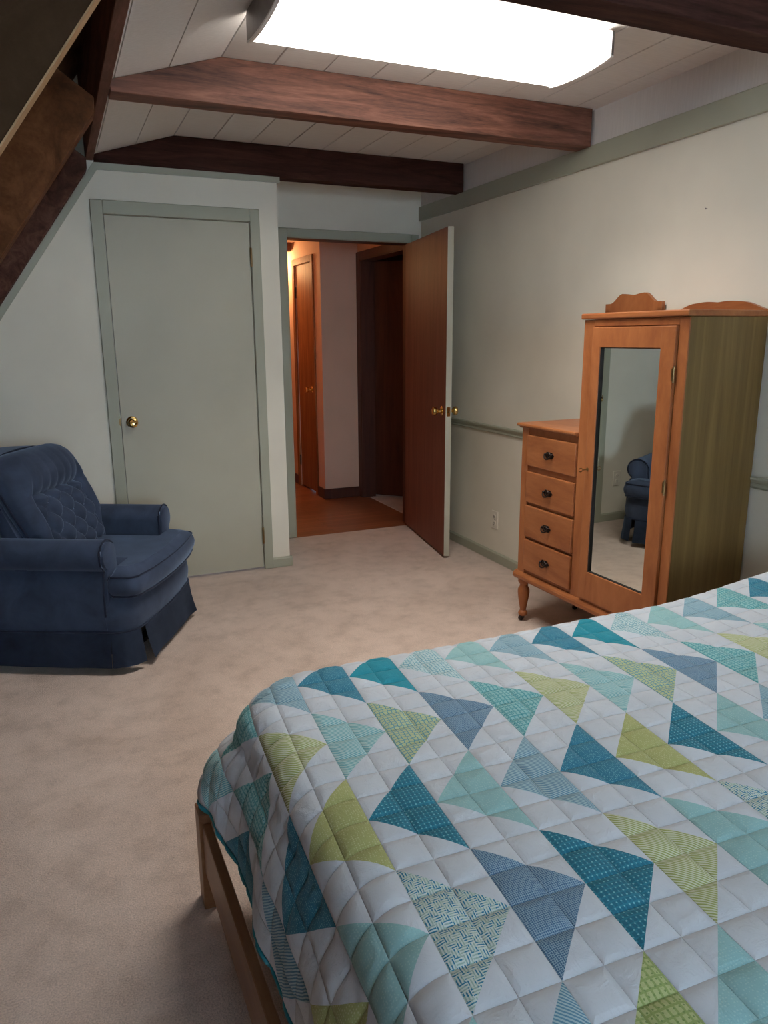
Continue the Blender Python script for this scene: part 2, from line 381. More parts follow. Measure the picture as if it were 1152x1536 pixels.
def f(bm):   # doorway casing and jamb
    y0 = YD-0.015
    bx(bm, 1.425, 1.485, y0, YD, 0.001, 2.10, 0.003, 1); bx(bm, 2.387, 2.447, y0, YD, 0.001, 2.10, 0.003, 1); bx(bm, 1.4851, 2.3869, y0, YD, 2.04, 2.10, 0.003, 1)
    bx(bm, 1.470, 1.487, YD, YD+0.12, 0.001, 2.055)
    bx(bm, 1.487, 1.497, YD+0.045, YD+0.075, 0.001, 2.04)
struct('trim_5', M['sage'], f)
struct('trim_9', M['hall_dark'], lambda bm: (bx(bm, 2.385, 2.40, YD, YD+0.12, 0.001, 2.055), bx(bm, 1.487, 2.385, YD, YD+0.12, 2.038, 2.055)))

# knob profile shared by all round door knobs
KN = [(0.0, 0.0), (0.031, 0.0), (0.032, 0.004), (0.024, 0.009), (0.012, 0.012), (0.010, 0.026), (0.015, 0.031), (0.024, 0.039), (0.028, 0.050), (0.026, 0.060), (0.018, 0.064), (0.012, 0.062), (0.0, 0.061)]
def hinge(bm, x, y, z, h=0.09, r=0.0065):
    lathe(bm, [(0, -h/2-0.006), (0.004, -h/2-0.004), (r, -h/2), (r, h/2), (0.004, h/2+0.004), (0, h/2+0.006)], (x, y, z), seg=10)
# closet door
def f(bm): bx(bm, 0.3135, 1.0795, YC-0.001, YC+0.035, 0.013, 2.0275, 0.0015, 1)
d1 = struct('door_1', M['sage_door'], f)
part('door_handle', M['brass'], d1, lambda bm: lathe(bm, KN, (0.370, YC-0.0005, 0.948), (0, -1, 0)), True)
part('latch_plate', M['oldbrass'], d1, lambda bm: prism(bm, [(0.309, 0.925), (0.3095, 0.975), (0.302, 0.965), (0.3, 0.95), (0.302, 0.935)], 1, YC-0.018, YC-0.0158))
for z in (1.842, 0.217): part('hinge', M['oldbrass'], d1, lambda bm: hinge(bm, 1.0805, YC-0.0165, z, 0.095), True)

# open bedroom door: hinge at (2.345, 4.984)
LA = math.radians(-99.2)
d2 = bpy.data.objects.new('door_2', None); COL.objects.link(d2); d2['kind'] = 'structure'; d2.location = (2.343, 4.982, 0); d2.rotation_euler = (0, 0, LA)
# local x along the leaf, local -y is the brown face (facing -X of the room)
LW = 0.905
part('door_leaf', M['door'], d2, lambda bm: bx(bm, 0.0, LW-0.001, -0.001, 0.031, 0.015, 2.03, 0.001, 1))
e = part('painted_face', M['sage_door'], d2, lambda bm: (bx(bm, 0.0, LW, 0.031, 0.036, 0.015, 2.03, 0.001, 1), bx(bm, LW-0.001, LW+0.001, -0.001, 0.036, 0.015, 2.03)))
e['label'] = 'pale sage painted back and edge'
part('door_handle', M['brass'], d2, lambda bm: lathe(bm, KN, (LW-0.068, -0.001, 0.945), (0, -1, 0)), True)
part('door_handle', M['brass'], d2, lambda bm: lathe(bm, KN, (LW-0.068, 0.036, 0.945), (0, 1, 0)), True)
part('latch_plate', M['brass'], d2, lambda bm: (bx(bm, LW+0.0005, LW+0.0025, 0.006, 0.029, 0.917, 0.975, 0.001, 1), bx(bm, LW+0.0025, LW+0.011, 0.012, 0.023, 0.939, 0.952, 0.002, 1)))
for z in (1.84, 0.22): part('hinge', M['oldbrass'], d2, lambda bm: hinge(bm, -0.002, 0.040, z, 0.095), True)

# ---------------------------------------------------------------- hallway beyond the doorway
CX, CY = 2.11, 6.16
def f(bm):
    bx(bm, CX, 2.445, CY, CY+0.1, 0, 2.6)                                   # face towards the bedroom
    bx(bm, CX, CX+0.1, CY+0.1, 6.385, 0, 2.6); bx(bm, CX, CX+0.1, 6.86, 7.4, 0, 2.6); bx(bm, CX, CX+0.1, 6.385, 6.86, 2.035, 2.6)
    bx(bm, 2.445, 2.545, 5.1, 5.145, 0, 2.6); bx(bm, 2.445, 2.545, 6.085, CY+0.1, 0, 2.6); bx(bm, 2.445, 2.545, 5.145, 6.085, 2.035, 2.6)
    bx(bm, 1.15, CX, 7.4, 7.5, 0, 2.6)
    bx(bm, 1.05, 1.15, 5.1, 7.5, 0, 2.6)
    bx(bm, 1.15, 1.247, 5.0, 5.1, 0, 2.6)
struct('wall_hallway', M['beige'], f)
struct('wall_side_room', M['hall_dark'], lambda bm: (bx(bm, 4.2, 4.3, 5.0, 7.4, 0, 2.6), bx(bm, 2.545, 4.3, 7.4, 7.5, 0, 2.6), bx(bm, 2.58, 4.3, 5.0, 5.1, 0, 2.6)))
struct('ceiling_hallway', M['beige'], lambda bm: bx(bm, 1.05, 4.3, YD+0.1, 7.5, 2.245, 2.30))
struct('baseboard_hallway', M['hall_dark'], lambda bm: (bx(bm, CX-0.013, 2.432, CY-0.013, CY, -0.004, 0.085, 0.002, 1), bx(bm, CX-0.013, CX, CY, 6.325, -0.004, 0.085, 0.002, 1), bx(bm, CX-0.013, CX, 6.925, 7.4, -0.004, 0.085, 0.002, 1)))
struct('trim_6', M['hall_door'], lambda bm: (bx(bm, CX-0.016, CX, 6.33, 6.385, -0.004, 2.09, 0.002, 1), bx(bm, CX-0.016, CX, 6.862, 6.92, -0.004, 2.09, 0.002, 1), bx(bm, CX-0.016, CX, 6.385, 6.862, 2.036, 2.09, 0.002, 1)))
d3 = struct('door_3', M['hall_door'], lambda bm: bx(bm, CX+0.004, CX+0.038, 6.389, 6.857, 0.01, 2.032, 0.002, 1))
part('door_handle', M['brass'], d3, lambda bm: lathe(bm, KN, (CX+0.004, 6.47, 0.943), (-1, 0, 0)), True)
for z in (1.80, 0.25): part('hinge', M['bronze'], d3, lambda bm: hinge(bm, CX-0.004, 6.859, z, 0.09), True)
# doorway to the dark side room
def f(bm):
    x0, x1 = 2.43, 2.445
    bx(bm, x0, x1, 6.075, CY-0.001, -0.004, 2.095, 0.002, 1); bx(bm, x0, x1, 5.105, 5.15, -0.004, 2.095, 0.002, 1); bx(bm, x0, x1, 5.15, 6.075, 2.03, 2.095, 0.002, 1)
    bx(bm, 2.435, 2.56, 6.070, 6.087, -0.004, 2.04); bx(bm, 2.435, 2.56, 5.138, 5.152, -0.004, 2.04); bx(bm, 2.435, 2.56, 5.152, 6.070, 2.022, 2.04)
struct('trim_7', M['hall_dark'], f)
d4 = bpy.data.objects.new('door_4', None); COL.objects.link(d4); d4['kind'] = 'structure'; d4.location = (2.565, 6.085, 0); d4.rotation_euler = (0, 0, math.radians(-46))
part('door_leaf', M['hall_dark'], d4, lambda bm: bx(bm, 0.0, 0.88, 0.0, 0.035, 0.012, 2.02, 0.002, 1))
part('door_handle', M['brass'], d4, lambda bm: lathe(bm, KN, (0.815, 0.0, 0.943), (0, -1, 0)), True)
# a further hallway door casing glimpsed at the far end
struct('trim_8', M['hall_door'], lambda bm: (bx(bm, 1.98, 2.05, 7.384, 7.4, -0.004, 2.09, 0.002, 1), bx(bm, 1.20, 1.27, 7.384, 7.4, -0.004, 2.09, 0.002, 1), bx(bm, 1.27, 1.98, 7.384, 7.4, 2.03, 2.09, 0.002, 1)))
struct('door_5', M['hall_door'], lambda bm: bx(bm, 1.272, 1.978, 7.375, 7.3995, 0.005, 2.028, 0.002, 1))
hb = part('hallway_beam', M['beam'], None, lambda bm: bx(bm, 1.16, 2.10, 6.93, 7.02, 2.17, 2.244, 0.002, 1)); tag(hb, 'short brown beam under the hallway ceiling above the narrow door', 'beam')
t = thing('hallway_lamp', 'small warm glowing ceiling lamp in the hallway beyond the door', 'lamp', (1.60, 7.12, 2.245))
part('lamp_base', M['brass'], t, lambda bm: lathe(bm, [(0, 0), (0.08, 0), (0.075, -0.02), (0.05, -0.03), (0, -0.03)], (0, 0, 0)), True)
part('lamp_globe', M['globe'], t, lambda bm: lathe(bm, [(0, -0.03), (0.05, -0.032), (0.085, -0.06), (0.09, -0.085), (0.07, -0.12), (0.03, -0.14), (0, -0.143)], (0, 0, 0)), True)

# ---------------------------------------------------------------- ceiling light
t = thing('ceiling_light', 'long glowing fluorescent ceiling fixture between the brown beams', 'ceiling light', (1.295, 2.517, ZC))
FW, FL = 0.182, 0.606
def profl(s=1.0, n=14, z0=-0.088, belly=0.014):
    pts = [(-FW*s, z0)]
    for i in range(1, n): a = -1+2*i/n; pts.append((FW*s*a, z0 - belly*(1-a*a)**0.8))
    pts.append((FW*s, z0)); return pts
part('housing', M['steel'], t, lambda bm: bx(bm, -FL+0.012, FL-0.012, -FW+0.05, FW-0.05, -0.0095, -0.0005))
def f(bm): prism(bm, [(-FW+0.03, -0.010), (-FW*0.985, -0.014)]+profl(0.985)+[(FW*0.985, -0.014), (FW-0.03, -0.010)], 0, -FL+0.010, FL-0.010)
part('diffuser', M['diffuser'], t, f)
for sx in (-1, 1):
    def f(bm):
        a, b_ = sorted((sx*(FL-0.010), sx*FL))
        prism(bm, [(-FW+0.02, -0.001), (-FW, -0.012)]+profl(1.0)+[(FW, -0.012), (FW-0.02, -0.001)], 0, a, b_)
    e = part('end_cap', M['steel'], t, f); e['label'] = 'grey metal end cap'
    def f(bm):
        a, b_ = sorted((sx*(FL-0.011), sx*(FL+0.001)))
        for s_, (p, q) in enumerate(zip(profl(1.0), profl(1.0)[1:])):
            prism(bm, [p, q, (q[0], q[1]-0.006), (p[0], p[1]-0.006)], 0, a, b_)
    part('end_rim', M['rim'], t, f)

# ---------------------------------------------------------------- outlets and a nail
def outlet(loc, rz, label):
    t = thing('wall_outlet', label, 'outlet', loc, rz, 'wall outlets')
    part('cover_plate', M['plastic'], t, lambda bm: bx(bm, -0.035, 0.035, -0.006, 0.0, -0.057, 0.057, 0.0025, 2))
    for dz in (-0.021, 0.021):
        r = part('receptacle', M['plastic'], t, lambda bm: lathe(bm, [(0, 0), (0.0165, 0), (0.016, 0.003), (0, 0.003)], (0, -0.006, dz), (0, -1, 0), 20))
        part('slots', M['black'], r, lambda bm: (bx(bm, -0.007, -0.005, -0.0105, -0.0085, dz-0.003, dz+0.006), bx(bm, 0.005, 0.007, -0.0105, -0.0085, dz-0.003, dz+0.006), bx(bm, -0.002, 0.002, -0.0105, -0.0085, dz-0.010, dz-0.006)))
    part('screw', M['steel'], t, lambda bm: lathe(bm, [(0, 0), (0.003, 0), (0.002, 0.0015), (0, 0.0015)], (0, -0.006, 0), (0, -1, 0), 10))
    return t
outlet((XR, 3.915, 0.270), math.radians(-90), 'ivory wall outlet low on the right wall between open door and armoire')
outlet((0.10, YC, 0.33), 0, 'ivory outlet behind the blue armchair, seen in the armoire mirror')
nl = part('nail', M['steel'], None, lambda bm: (lathe(bm, [(0, -0.004), (0.0012, -0.004), (0.0012, 0.008), (0.0032, 0.008), (0.0032, 0.0095), (0, 0.0095)], (XR, 2.404, 1.895), (-1, 0, 0), 8)))
tag(nl, 'tiny nail in the right wall high above the armoire', 'nail')

# ---------------------------------------------------------------- armoire
# local: x depth (0 front .. 0.43 back), y 0 near side .. 1.0 far end
AD, AW, AM = 0.395, 1.0, 0.575
arm = thing('armoire', 'honey maple armoire with mirrored door and four drawers against right wall', 'armoire', (2.058, 2.036, 0), math.radians(1.5)); arm.scale = (1, 0.966, 1)
def f(bm):
    bx(bm, 0.018, AD, 0.014, AM, 0.245, 1.464)                 # wardrobe box
    bx(bm, 0.018, AD, AM, AW-0.012, 0.245, 0.972)              # chest box
part('carcass', M['maple'], arm, f)
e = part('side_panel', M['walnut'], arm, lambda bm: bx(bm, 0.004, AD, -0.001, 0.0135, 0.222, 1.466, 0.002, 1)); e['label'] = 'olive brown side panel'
part('side_panel', M['maple'], arm, lambda bm: bx(bm, 0.004, AD, AW-0.012, AW, 0.245, 0.975, 0.002, 1))
def f(bm):     # face frame
    bx(bm, 0.0, 0.0178, 0.0, 0.047, 0.245, 1.464, 0.001, 1); bx(bm, 0.0, 0.0178, 0.513, AM+0.002, 0.245, 1.464, 0.001, 1)
    bx(bm, 0.0, 0.0178, 0.047, 0.513, 1.437, 1.464, 0.001, 1); bx(bm, 0.0, 0.0178, 0.047, 0.513, 0.245, 0.272, 0.001, 1)
    bx(bm, 0.0, 0.0178, 0.945, AW, 0.245, 0.975, 0.001, 1)
    for z0, z1 in ((0.948, 0.975), (0.774, 0.797), (0.609, 0.620), (0.439, 0.449), (0.245, 0.279)): bx(bm, 0.006, 0.0178, AM+0.002, 0.945, z0, z1)
part('face_frame', M['maple'], arm, f)
def f(bm):     # wardrobe top with a rounded nose
    bx(bm, -0.014, AD+0.004, -0.006, AM+0.012, 1.466, 1.489, 0.006, 3)
part('top_board', M['maple_h'], arm, f)
part('top_board', M['maple_h'], arm, lambda bm: (bx(bm, -0.022, AD+0.004, AM+0.004, AW+0.022, 0.982, 0.998, 0.006, 3), bx(bm, -0.010, AD, AM+0.004, AW+0.010, 0.975, 0.983)))
def f(bm):
    prism(bm, [(0.0, 0.262), (-0.012, 0.252), (-0.017, 0.244), (-0.017, 0.232), (-0.008, 0.222), (0.03, 0.222), (0.03, 0.262)], 1, -0.012, AW+0.016)
    bx(bm, 0.03, AD, AW, AW+0.014, 0.224, 0.248); bx(bm, 0.018, AD, 0, AW, 0.224, 0.246)
part('base_moulding', M['maple_h'], arm, f)
LEG = [(0, 0.222), (0.030, 0.222), (0.030, 0.206), (0.024, 0.200), (0.020, 0.190), (0.022, 0.180), (0.029, 0.168), (0.030, 0.152), (0.026, 0.120), (0.020, 0.085), (0.016, 0.062), (0.015, 0.056), (0.021, 0.050), (0.024, 0.040), (0.021, 0.030), (0.014, 0.026), (0, 0.026)]
lg0 = None
for (lx, ly) in ((0.02, 0.968), (0.02, 0.032), (0.36, 0.968), (0.36, 0.032)):
    if lg0 is None:
        lg0 = part('leg', M['maple'], arm, lambda bm: lathe(bm, LEG, (0, 0, 0)), True, 50)
        cs0 = part('caster', M['caster'], lg0, lambda bm: (lathe(bm, [(0, -0.007), (0.012, -0.007), (0.0135, -0.004), (0.0135, 0.004), (0.012, 0.007), (0, 0.007)], (-0.008, 0.004, 0.0135), (0, 1, 0)), lathe(bm, [(0, 0.014), (0.009, 0.014), (0.009, 0.028), (0, 0.028)], (0, 0, 0), seg=12)), True)
        lg0.location = (lx, ly, 0)
    else:
        l2 = lg0.copy(); COL.objects.link(l2); l2.parent = arm; l2.location = (lx, ly, 0)
        c2 = cs0.copy(); COL.objects.link(c2); c2.parent = l2
# door with mirror
def f(bm):
    x0, x1 = -0.012, 0.006; y0, y1, z0, z1 = 0.050, 0.510, 0.274, 1.434; my0, my1, mz0, mz1 = 0.122, 0.458, 0.402, 1.354
    bx(bm, x0, x1, y0, my0, z0, z1, 0.003, 2); bx(bm, x0, x1, my1, y1, z0, z1, 0.003, 2)
    bx(bm, x0+0.0004, x1, my0-0.004, my1+0.004, mz1, z1-0.0004, 0.003, 2); bx(bm, x0+0.0004, x1, my0-0.004, my1+0.004, z0+0.0004, mz0, 0.003, 2)
dr = part('door', M['maple'], arm, f)
part('mirror', M['mirror'], dr, lambda bm: bx(bm, 0.001, 0.004, 0.121, 0.459, 0.401, 1.355))
part('mirror_bead', M['black'], dr, lambda bm: (bx(bm, -0.008, 0.001, 0.4545, 0.4585, 0.402, 1.354), bx(bm, -0.008, 0.001, 0.122, 0.4578, 1.3515, 1.3545), bx(bm, -0.006, 0.001, 0.122, 0.4578, 0.4015, 0.4045)))
for z in (1.262, 0.846):
    part('hinge', M['oldbrass'], dr, lambda bm: (hinge(bm, -0.010, 0.0475, z, 0.050, 0.004), bx(bm, -0.0135, -0.012, 0.050, 0.056, z-0.022, z+0.022)), True)
ky = part('key', M['oldbrass'], dr, lambda bm: (lathe(bm, [(0, 0), (0.008, 0), (0.008, 0.002), (0.003, 0.003), (0.0022, 0.028), (0, 0.028)], (-0.012, 0.492, 0.848), (-1, 0, 0), 12),
    tube(bm, [(-0.044+0.009*math.cos(a*PI/6)-0.004, 0.492, 0.848+0.008*math.sin(a*PI/6)) for a in range(12)], 0.0018, 6, True)), True)
# drawers
DZ = [(0.797, 0.948), (0.620, 0.774), (0.449, 0.609), (0.279, 0.439)]
for k, (z0, z1) in enumerate(DZ):
    dw = part('drawer', M['maple_h'], arm, lambda bm: (bx(bm, -0.010, 0.008, AM+0.006, 0.944, z0+0.003, z1-0.002, 0.004, 2), bx(bm, 0.008, 0.30, AM+0.015, 0.935, z0+0.01, z1-0.012)))
    zc, yc = (z0+z1)/2-0.004, 0.765
    def f(bm):
        # backplate: scalloped oval, and a drooping cup pull
        pts = []
        for i in range(28):
            a = 2*PI*i/28; r = 1+0.10*math.cos(6*a)
            pts.append((yc+0.032*r*math.cos(a), zc+0.002+0.016*r*math.sin(a)))
        prism(bm, pts, 0, -0.0125, -0.0098)
        for s in (-1, 1): lathe(bm, [(0, 0), (0.006, 0), (0.005, 0.008), (0.003, 0.012), (0, 0.012)], (-0.012, yc+s*0.023, zc+0.006), (-1, 0, 0), 12)
        tube(bm, [(-0.020-0.010*math.sin(PI*i/10), yc-0.024*math.cos(PI*i/10), zc+0.006-0.020*math.sin(PI*i/10)) for i in range(11)], 0.0036, 8)
        g = bmesh.new(); bmesh.ops.create_uvsphere(g, u_segments=14, v_segments=8, radius=1)
        merge(bm, g, Matrix.Translation((-0.013, yc, zc+0.004)) @ Matrix.Diagonal((0.008, 0.014, 0.012, 1)))
    part('handle', M['bronze'], dw, f, True)
# scalloped rails standing on the tops
def scallop(y0, y1, z0, h0, h1, n=40):
    pts = [(y0, z0)]
    for i in range(n+1):
        s = i/n; u = abs(2*s-1)
        if u < 0.04: hh = h1*0.90
        elif u < 0.55: hh = h1*(0.90+0.10*math.sin(PI*min(1, (u-0.04)/0.42)/1.0*0.5)) if u < 0.38 else h0+(h1-h0)*(0.5+0.5*math.cos(PI*(u-0.38)/0.45))
        elif u < 0.83: hh = h0+(h1-h0)*(0.5+0.5*math.cos(PI*(u-0.38)/0.45))
        else: hh = h0
        pts.append((y0+(y1-y0)*s, z0+hh))
    pts.append((y1, z0)); return pts
part('back_rail', M['maple_h'], arm, lambda bm: prism(bm, [(-0.03, 1.488)]+[(-0.03+0.52*k/40, 1.4895+(0.036+0.004*math.sin(PI*min(1, abs(2*k/40-1)/0.42)))*(1 if abs(2*k/40-1) < 0.42 else (0.5+0.5*math.cos(PI*(abs(2*k/40-1)-0.42)/0.58)))) for k in range(41)]+[(0.49, 1.488)], 0, AD-0.02, AD))
def f(bm):
    a, b_ = AD+0.001, AD+0.019
    bx(bm, a, b_, 0.555, 0.587, 0.998, 1.52, 0.002, 1); bx(bm, a, b_, 0.890, 0.922, 0.998, 1.52, 0.002, 1)
    prism(bm, scallop(0.555, 0.922, 1.500, 0.045, 0.087), 0, a, b_)
    bx(bm, a, b_, 0.587, 0.890, 0.998, 1.03)
mf = part('mirror_frame', M['maple'], arm, f)
part('chest_mirror', M['mirror'], mf, lambda bm: bx(bm, AD+0.009, AD+0.012, 0.587, 0.890, 1.03, 1.500))

# ---------------------------------------------------------------- bed
bed = thing('bed', 'low wooden bed frame with slim foot rail under the patchwork quilt', 'bed', (0.217, 0.10, 0))
# local origin at the foot end, near corner; x to the head, y to the far side
for k, (x0, y0) in enumerate(((0.0, 1.540), (0.0, 0.0), (2.12, 1.540), (2.12, 0.0))):
    part('leg', M['bedwood'], bed, lambda bm: bx(bm, x0, x0+0.036, y0, y0+0.06, 0.0, 0.268, 0.002, 1))
def f(bm):
    g = bmesh.new(); bmesh.ops.create_cube(g, size=1, matrix=Matrix.Diagonal((0.022, 1.49, 0.137, 1)))
    bmesh.ops.bevel(g, geom=list(g.edges), offset=0.002, segments=1, affect='EDGES')
    merge(bm, g, Matrix.Translation((0.025, 0.795, 0.1755)) @ Matrix.Rotation(math.radians(0.5), 4, 'Z'))
part('foot_rail', M['bedwood'], bed, f)
for y0 in (1.49, 0.06): part('side_rail', M['bedwood'], bed, lambda bm: bx(bm, 0.15, 2.13, y0, y0+0.025, 0.22, 0.32, 0.002, 1))
part('head_rail', M['bedwood'], bed, lambda bm: bx(bm, 2.12, 2.145, 0.06, 1.54, 0.2, 0.34, 0.002, 1))
part('platform', M['bedwood'], bed, lambda bm: bx(bm, 0.13, 2.12, 0.05, 1.52, 0.32, 0.345, 0.002, 1))
mt = part('mattress', plain('mattress_cloth', (0.6, 0.6, 0.58), 0.9), None, lambda bm: bx(bm, 0.345, 2.36, 0.14, 1.58, 0.346, 0.560, 0.08, 4), True)
tag(mt, 'plain mattress hidden beneath the patchwork quilt on the bed', 'mattress')

# quilt fabrics (UV in metres of cloth)
def fabric(name, base, pat=None, c2=None, sc=1.0, c3=None):
    m, nt, b = new_mat(name)
    uv = nt.nodes.new('ShaderNodeUVMap').outputs[0]
    sp = nt.nodes.new('ShaderNodeSeparateXYZ'); L(nt, uv, sp.inputs[0]); U, V = sp.outputs[0], sp.outputs[1]
    nz = noise(nt, uv, 9, 3); col = ramp(nt, nz, [(0.3, tuple(x*0.94 for x in base)), (0.7, tuple(min(1, x*1.05) for x in base))])
    def tri(x, p): return math_(nt, 'PINGPONG', x, p)
    if pat == 'dots':
        vo = nt.nodes.new('ShaderNodeTexVoronoi'); vo.inputs['Scale'].default_value = 150*sc; vo.inputs['Randomness'].default_value = 0.35; L(nt, uv, vo.inputs['Vector'])
        f_ = math_(nt, 'LESS_THAN', vo.outputs['Distance'], 0.28); col = mixc(nt, f_, col, c2)
    elif pat == 'stripes':
        wv = nt.nodes.new('ShaderNodeTexWave'); wv.bands_direction = 'DIAGONAL' if c3 is None else 'Y'; wv.inputs['Scale'].default_value = 95*sc; wv.inputs['Distortion'].default_value = 2.6; wv.inputs['Detail'].default_value = 1; wv.inputs['Detail Scale'].default_value = 0.35
        L(nt, uv, wv.inputs['Vector']); f_ = math_(nt, 'GREATER_THAN', wv.outputs['Fac'], 0.52); col = mixc(nt, f_, col, c2)
    elif pat == 'check':
        a = math_(nt, 'GREATER_THAN', tri(U, 0.004/sc), 0.0027/sc); c_ = math_(nt, 'GREATER_THAN', tri(V, 0.0055/sc), 0.0042/sc)
        f_ = math_(nt, 'MAXIMUM', a, c_); col = mixc(nt, math_(nt, 'MULTIPLY', f_, 0.75), col, c2)
        vo = nt.nodes.new('ShaderNodeTexVoronoi'); vo.inputs['Scale'].default_value = 120; vo.inputs['Randomness'].default_value = 0.1; L(nt, uv, vo.inputs['Vector'])
        col = mixc(nt, math_(nt, 'LESS_THAN', vo.outputs['Distance'], 0.18), col, c3 or c2)
    elif pat == 'weave':
        ck = nt.nodes.new('ShaderNodeTexChecker'); ck.inputs['Scale'].default_value = 1/(0.0125/sc); L(nt, uv, ck.inputs['Vector']); k_ = ck.outputs['Fac']
        su = math_(nt, 'GREATER_THAN', tri(U, 0.00208/sc), 0.0011/sc); sv = math_(nt, 'GREATER_THAN', tri(V, 0.00208/sc), 0.0011/sc)
        f_ = math_(nt, 'ADD', math_(nt, 'MULTIPLY', su, k_), math_(nt, 'MULTIPLY', sv, math_(nt, 'SUBTRACT', 1.0, k_)))
        sel = noise(nt, uv, 130, 0); c23 = ramp(nt, sel, [(0.44, c2), (0.5, c3 or c2)], 'CONSTANT'); col = mixc(nt, f_, col, c23)
    elif pat == 'scale':
        vo = nt.nodes.new('ShaderNodeTexVoronoi'); vo.feature = 'DISTANCE_TO_EDGE'; vo.inputs['Scale'].default_value = 130*sc; vo.inputs['Randomness'].default_value = 0.3; L(nt, uv, vo.inputs['Vector'])
        f_ = math_(nt, 'LESS_THAN', vo.outputs['Distance'], 0.10); col = mixc(nt, f_, col, c2)
    L(nt, col, b.inputs['Base Color']); b.inputs['Roughness'].default_value = 0.9; b.inputs['Specular IOR Level'].default_value = 0.2
    b.inputs['Sheen Weight'].default_value = 0.1
    # stitching dimple lines and cloth grain
    n1 = noise(nt, uv, 700, 2); n2 = noise(nt, uv, 38, 3, 0.6)
    gu_ = math_(nt, 'MINIMUM', math_(nt, 'PINGPONG', U, 0.03225), math_(nt, 'PINGPONG', V, 0.03319))
    gr = math_(nt, 'POWER', math_(nt, 'MINIMUM', math_(nt, 'MULTIPLY', gu_, 1/0.009), 1.0), 0.5)
    wr = noise(nt, uv, 22, 4, 0.65, 1.2)
    bump(nt, b, math_(nt, 'ADD', math_(nt, 'ADD', math_(nt, 'MULTIPLY', n1, 0.05), math_(nt, 'MULTIPLY', n2, 0.35)), math_(nt, 'ADD', math_(nt, 'MULTIPLY', gr, 0.9), math_(nt, 'MULTIPLY', wr, 0.9))), 0.75, 0.005)
    return m
WH = (0.60, 0.65, 0.71)  # white cloth, with the daylight's blue tint put into the colour
FB = {
 'W': fabric('quilt_white', WH),
 'D': fabric('quilt_teal_dots', (0.022, 0.17, 0.26), 'check', (0.03, 0.24, 0.34), 1.0, (0.20, 0.50, 0.58)),
 'A': fabric('quilt_aqua', (0.29, 0.52, 0.54), 'dots', (0.36, 0.58, 0.58), 1.4),
 'G': fabric('quilt_green_dots', (0.40, 0.43, 0.17), 'dots', (0.52, 0.55, 0.29), 1.5),
 'Y': fabric('quilt_grey_wave', (0.40, 0.56, 0.62), 'stripes', (0.12, 0.28, 0.40), 1.0),
 'B': fabric('quilt_blue_teal', (0.035, 0.20, 0.31), 'dots', (0.16, 0.42, 0.50), 1.8),
 'T': fabric('quilt_teal_check', (0.30, 0.56, 0.58), 'check', (0.07, 0.34, 0.38), 0.8, (0.04, 0.28, 0.32)),
 'S': fabric('quilt_green_stripe', (0.64, 0.67, 0.50), 'stripes', (0.34, 0.41, 0.14), 1.0),
 'P': fabric('quilt_plaid', (0.50, 0.58, 0.34), 'scale', (0.12, 0.34, 0.42), 0.8),
 'N': fabric('quilt_navy_pattern', (0.075, 0.17, 0.30), 'scale', (0.36, 0.52, 0.62), 2.3),
 'O': fabric('quilt_solid_teal', (0.018, 0.27, 0.36), 'dots', (0.022, 0.30, 0.39), 1.0),
 'V': fabric('quilt_aqua_stripe', (0.50, 0.68, 0.68), 'stripes', (0.14, 0.42, 0.48), 1.0),
 'K': fabric('quilt_basket_weave', (0.60, 0.70, 0.68), 'weave', (0.03, 0.22, 0.36), 1.0, (0.36, 0.52, 0.46)),
 'C': fabric('quilt_green_check', (0.46, 0.52, 0.24), 'check', (0.24, 0.34, 0.10), 0.8, (0.20, 0.30, 0.10)),
 'Q': fabric('quilt_aqua_scale', (0.52, 0.66, 0.68), 'scale', (0.13, 0.36, 0.46), 0.9),
}
KEYS = list(FB); KI = {k: i for i, k in enumerate(KEYS)}
# fabric of the triangle whose upright edge stands at whole number k, band by band (band 0: v -1..0)
SEQ = {
 0:  ('A', {-3: 'T', -2: 'Y', -1: 'B', 0: 'G', 1: 'D', 2: 'A', 3: 'Y', 4: 'B', 5: 'G', 6: 'D', 7: 'A', 8: 'Y', 9: 'B', 10: 'G'}),
 1:  ('V', {-3: 'B', -2: 'T', -1: 'S', 0: 'V', 1: 'P', 2: 'N', 3: 'T', 4: 'S', 5: 'V', 6: 'P', 7: 'N', 8: 'T', 9: 'S', 10: 'V'}),
 2:  ('A', {-3: 'D', -2: 'V', -1: 'T', 0: 'Y', 1: 'B', 2: 'O', 3: 'Q', 4: 'A', 5: 'Y', 6: 'B', 7: 'O', 8: 'Q', 9: 'A', 10: 'Y', 11: 'T', 12: 'B', 13: 'O'}),
 3:  ('V', {-3: 'V', -2: 'N', -1: 'G', 0: 'D', 1: 'A', 2: 'K', 3: 'S'}),
 -1: ('V', {-3: 'S', -2: 'G', -1: 'A', 0: 'K', 1: 'N', 2: 'D', 3: 'S', 4: 'A', 5: 'K', 6: 'N', 7: 'D'}),
 -2: ('A', {-2: 'D', -1: 'Y', 0: 'A', 1: 'Y', 2: 'C', 3: 'A', 4: 'Y', 5: 'G', 6: 'D', 7: 'A'}),
}
CYC = 'DAGYBTSPNOVKQ'
def fab(band, k):
    ty, dct = SEQ.get(band, ('A' if band % 2 == 0 else 'V', {}))
    return ty, dct.get(k, CYC[(k*5+band*3) % len(CYC)])
NU = 12
def cellfab(i, j, ci, cj):
    """cell (i,j) in units 1/12; (ci,cj) centroid offset inside the cell"""
    u = (i+ci)/NU; vv = (j+cj)/(2*NU)
    band = math.floor(vv)+1; t_ = vv-math.floor(vv)
    k0 = math.floor(u); s = u-k0
    ty = 'A' if band % 2 == 0 else 'V'
    if ty == 'A':
        if abs(2*t_-1) < s: return fab(band, k0+1)[1]
    else:
        if abs(2*t_-1) < 1-s: return fab(band, k0)[1]
    return 'W'
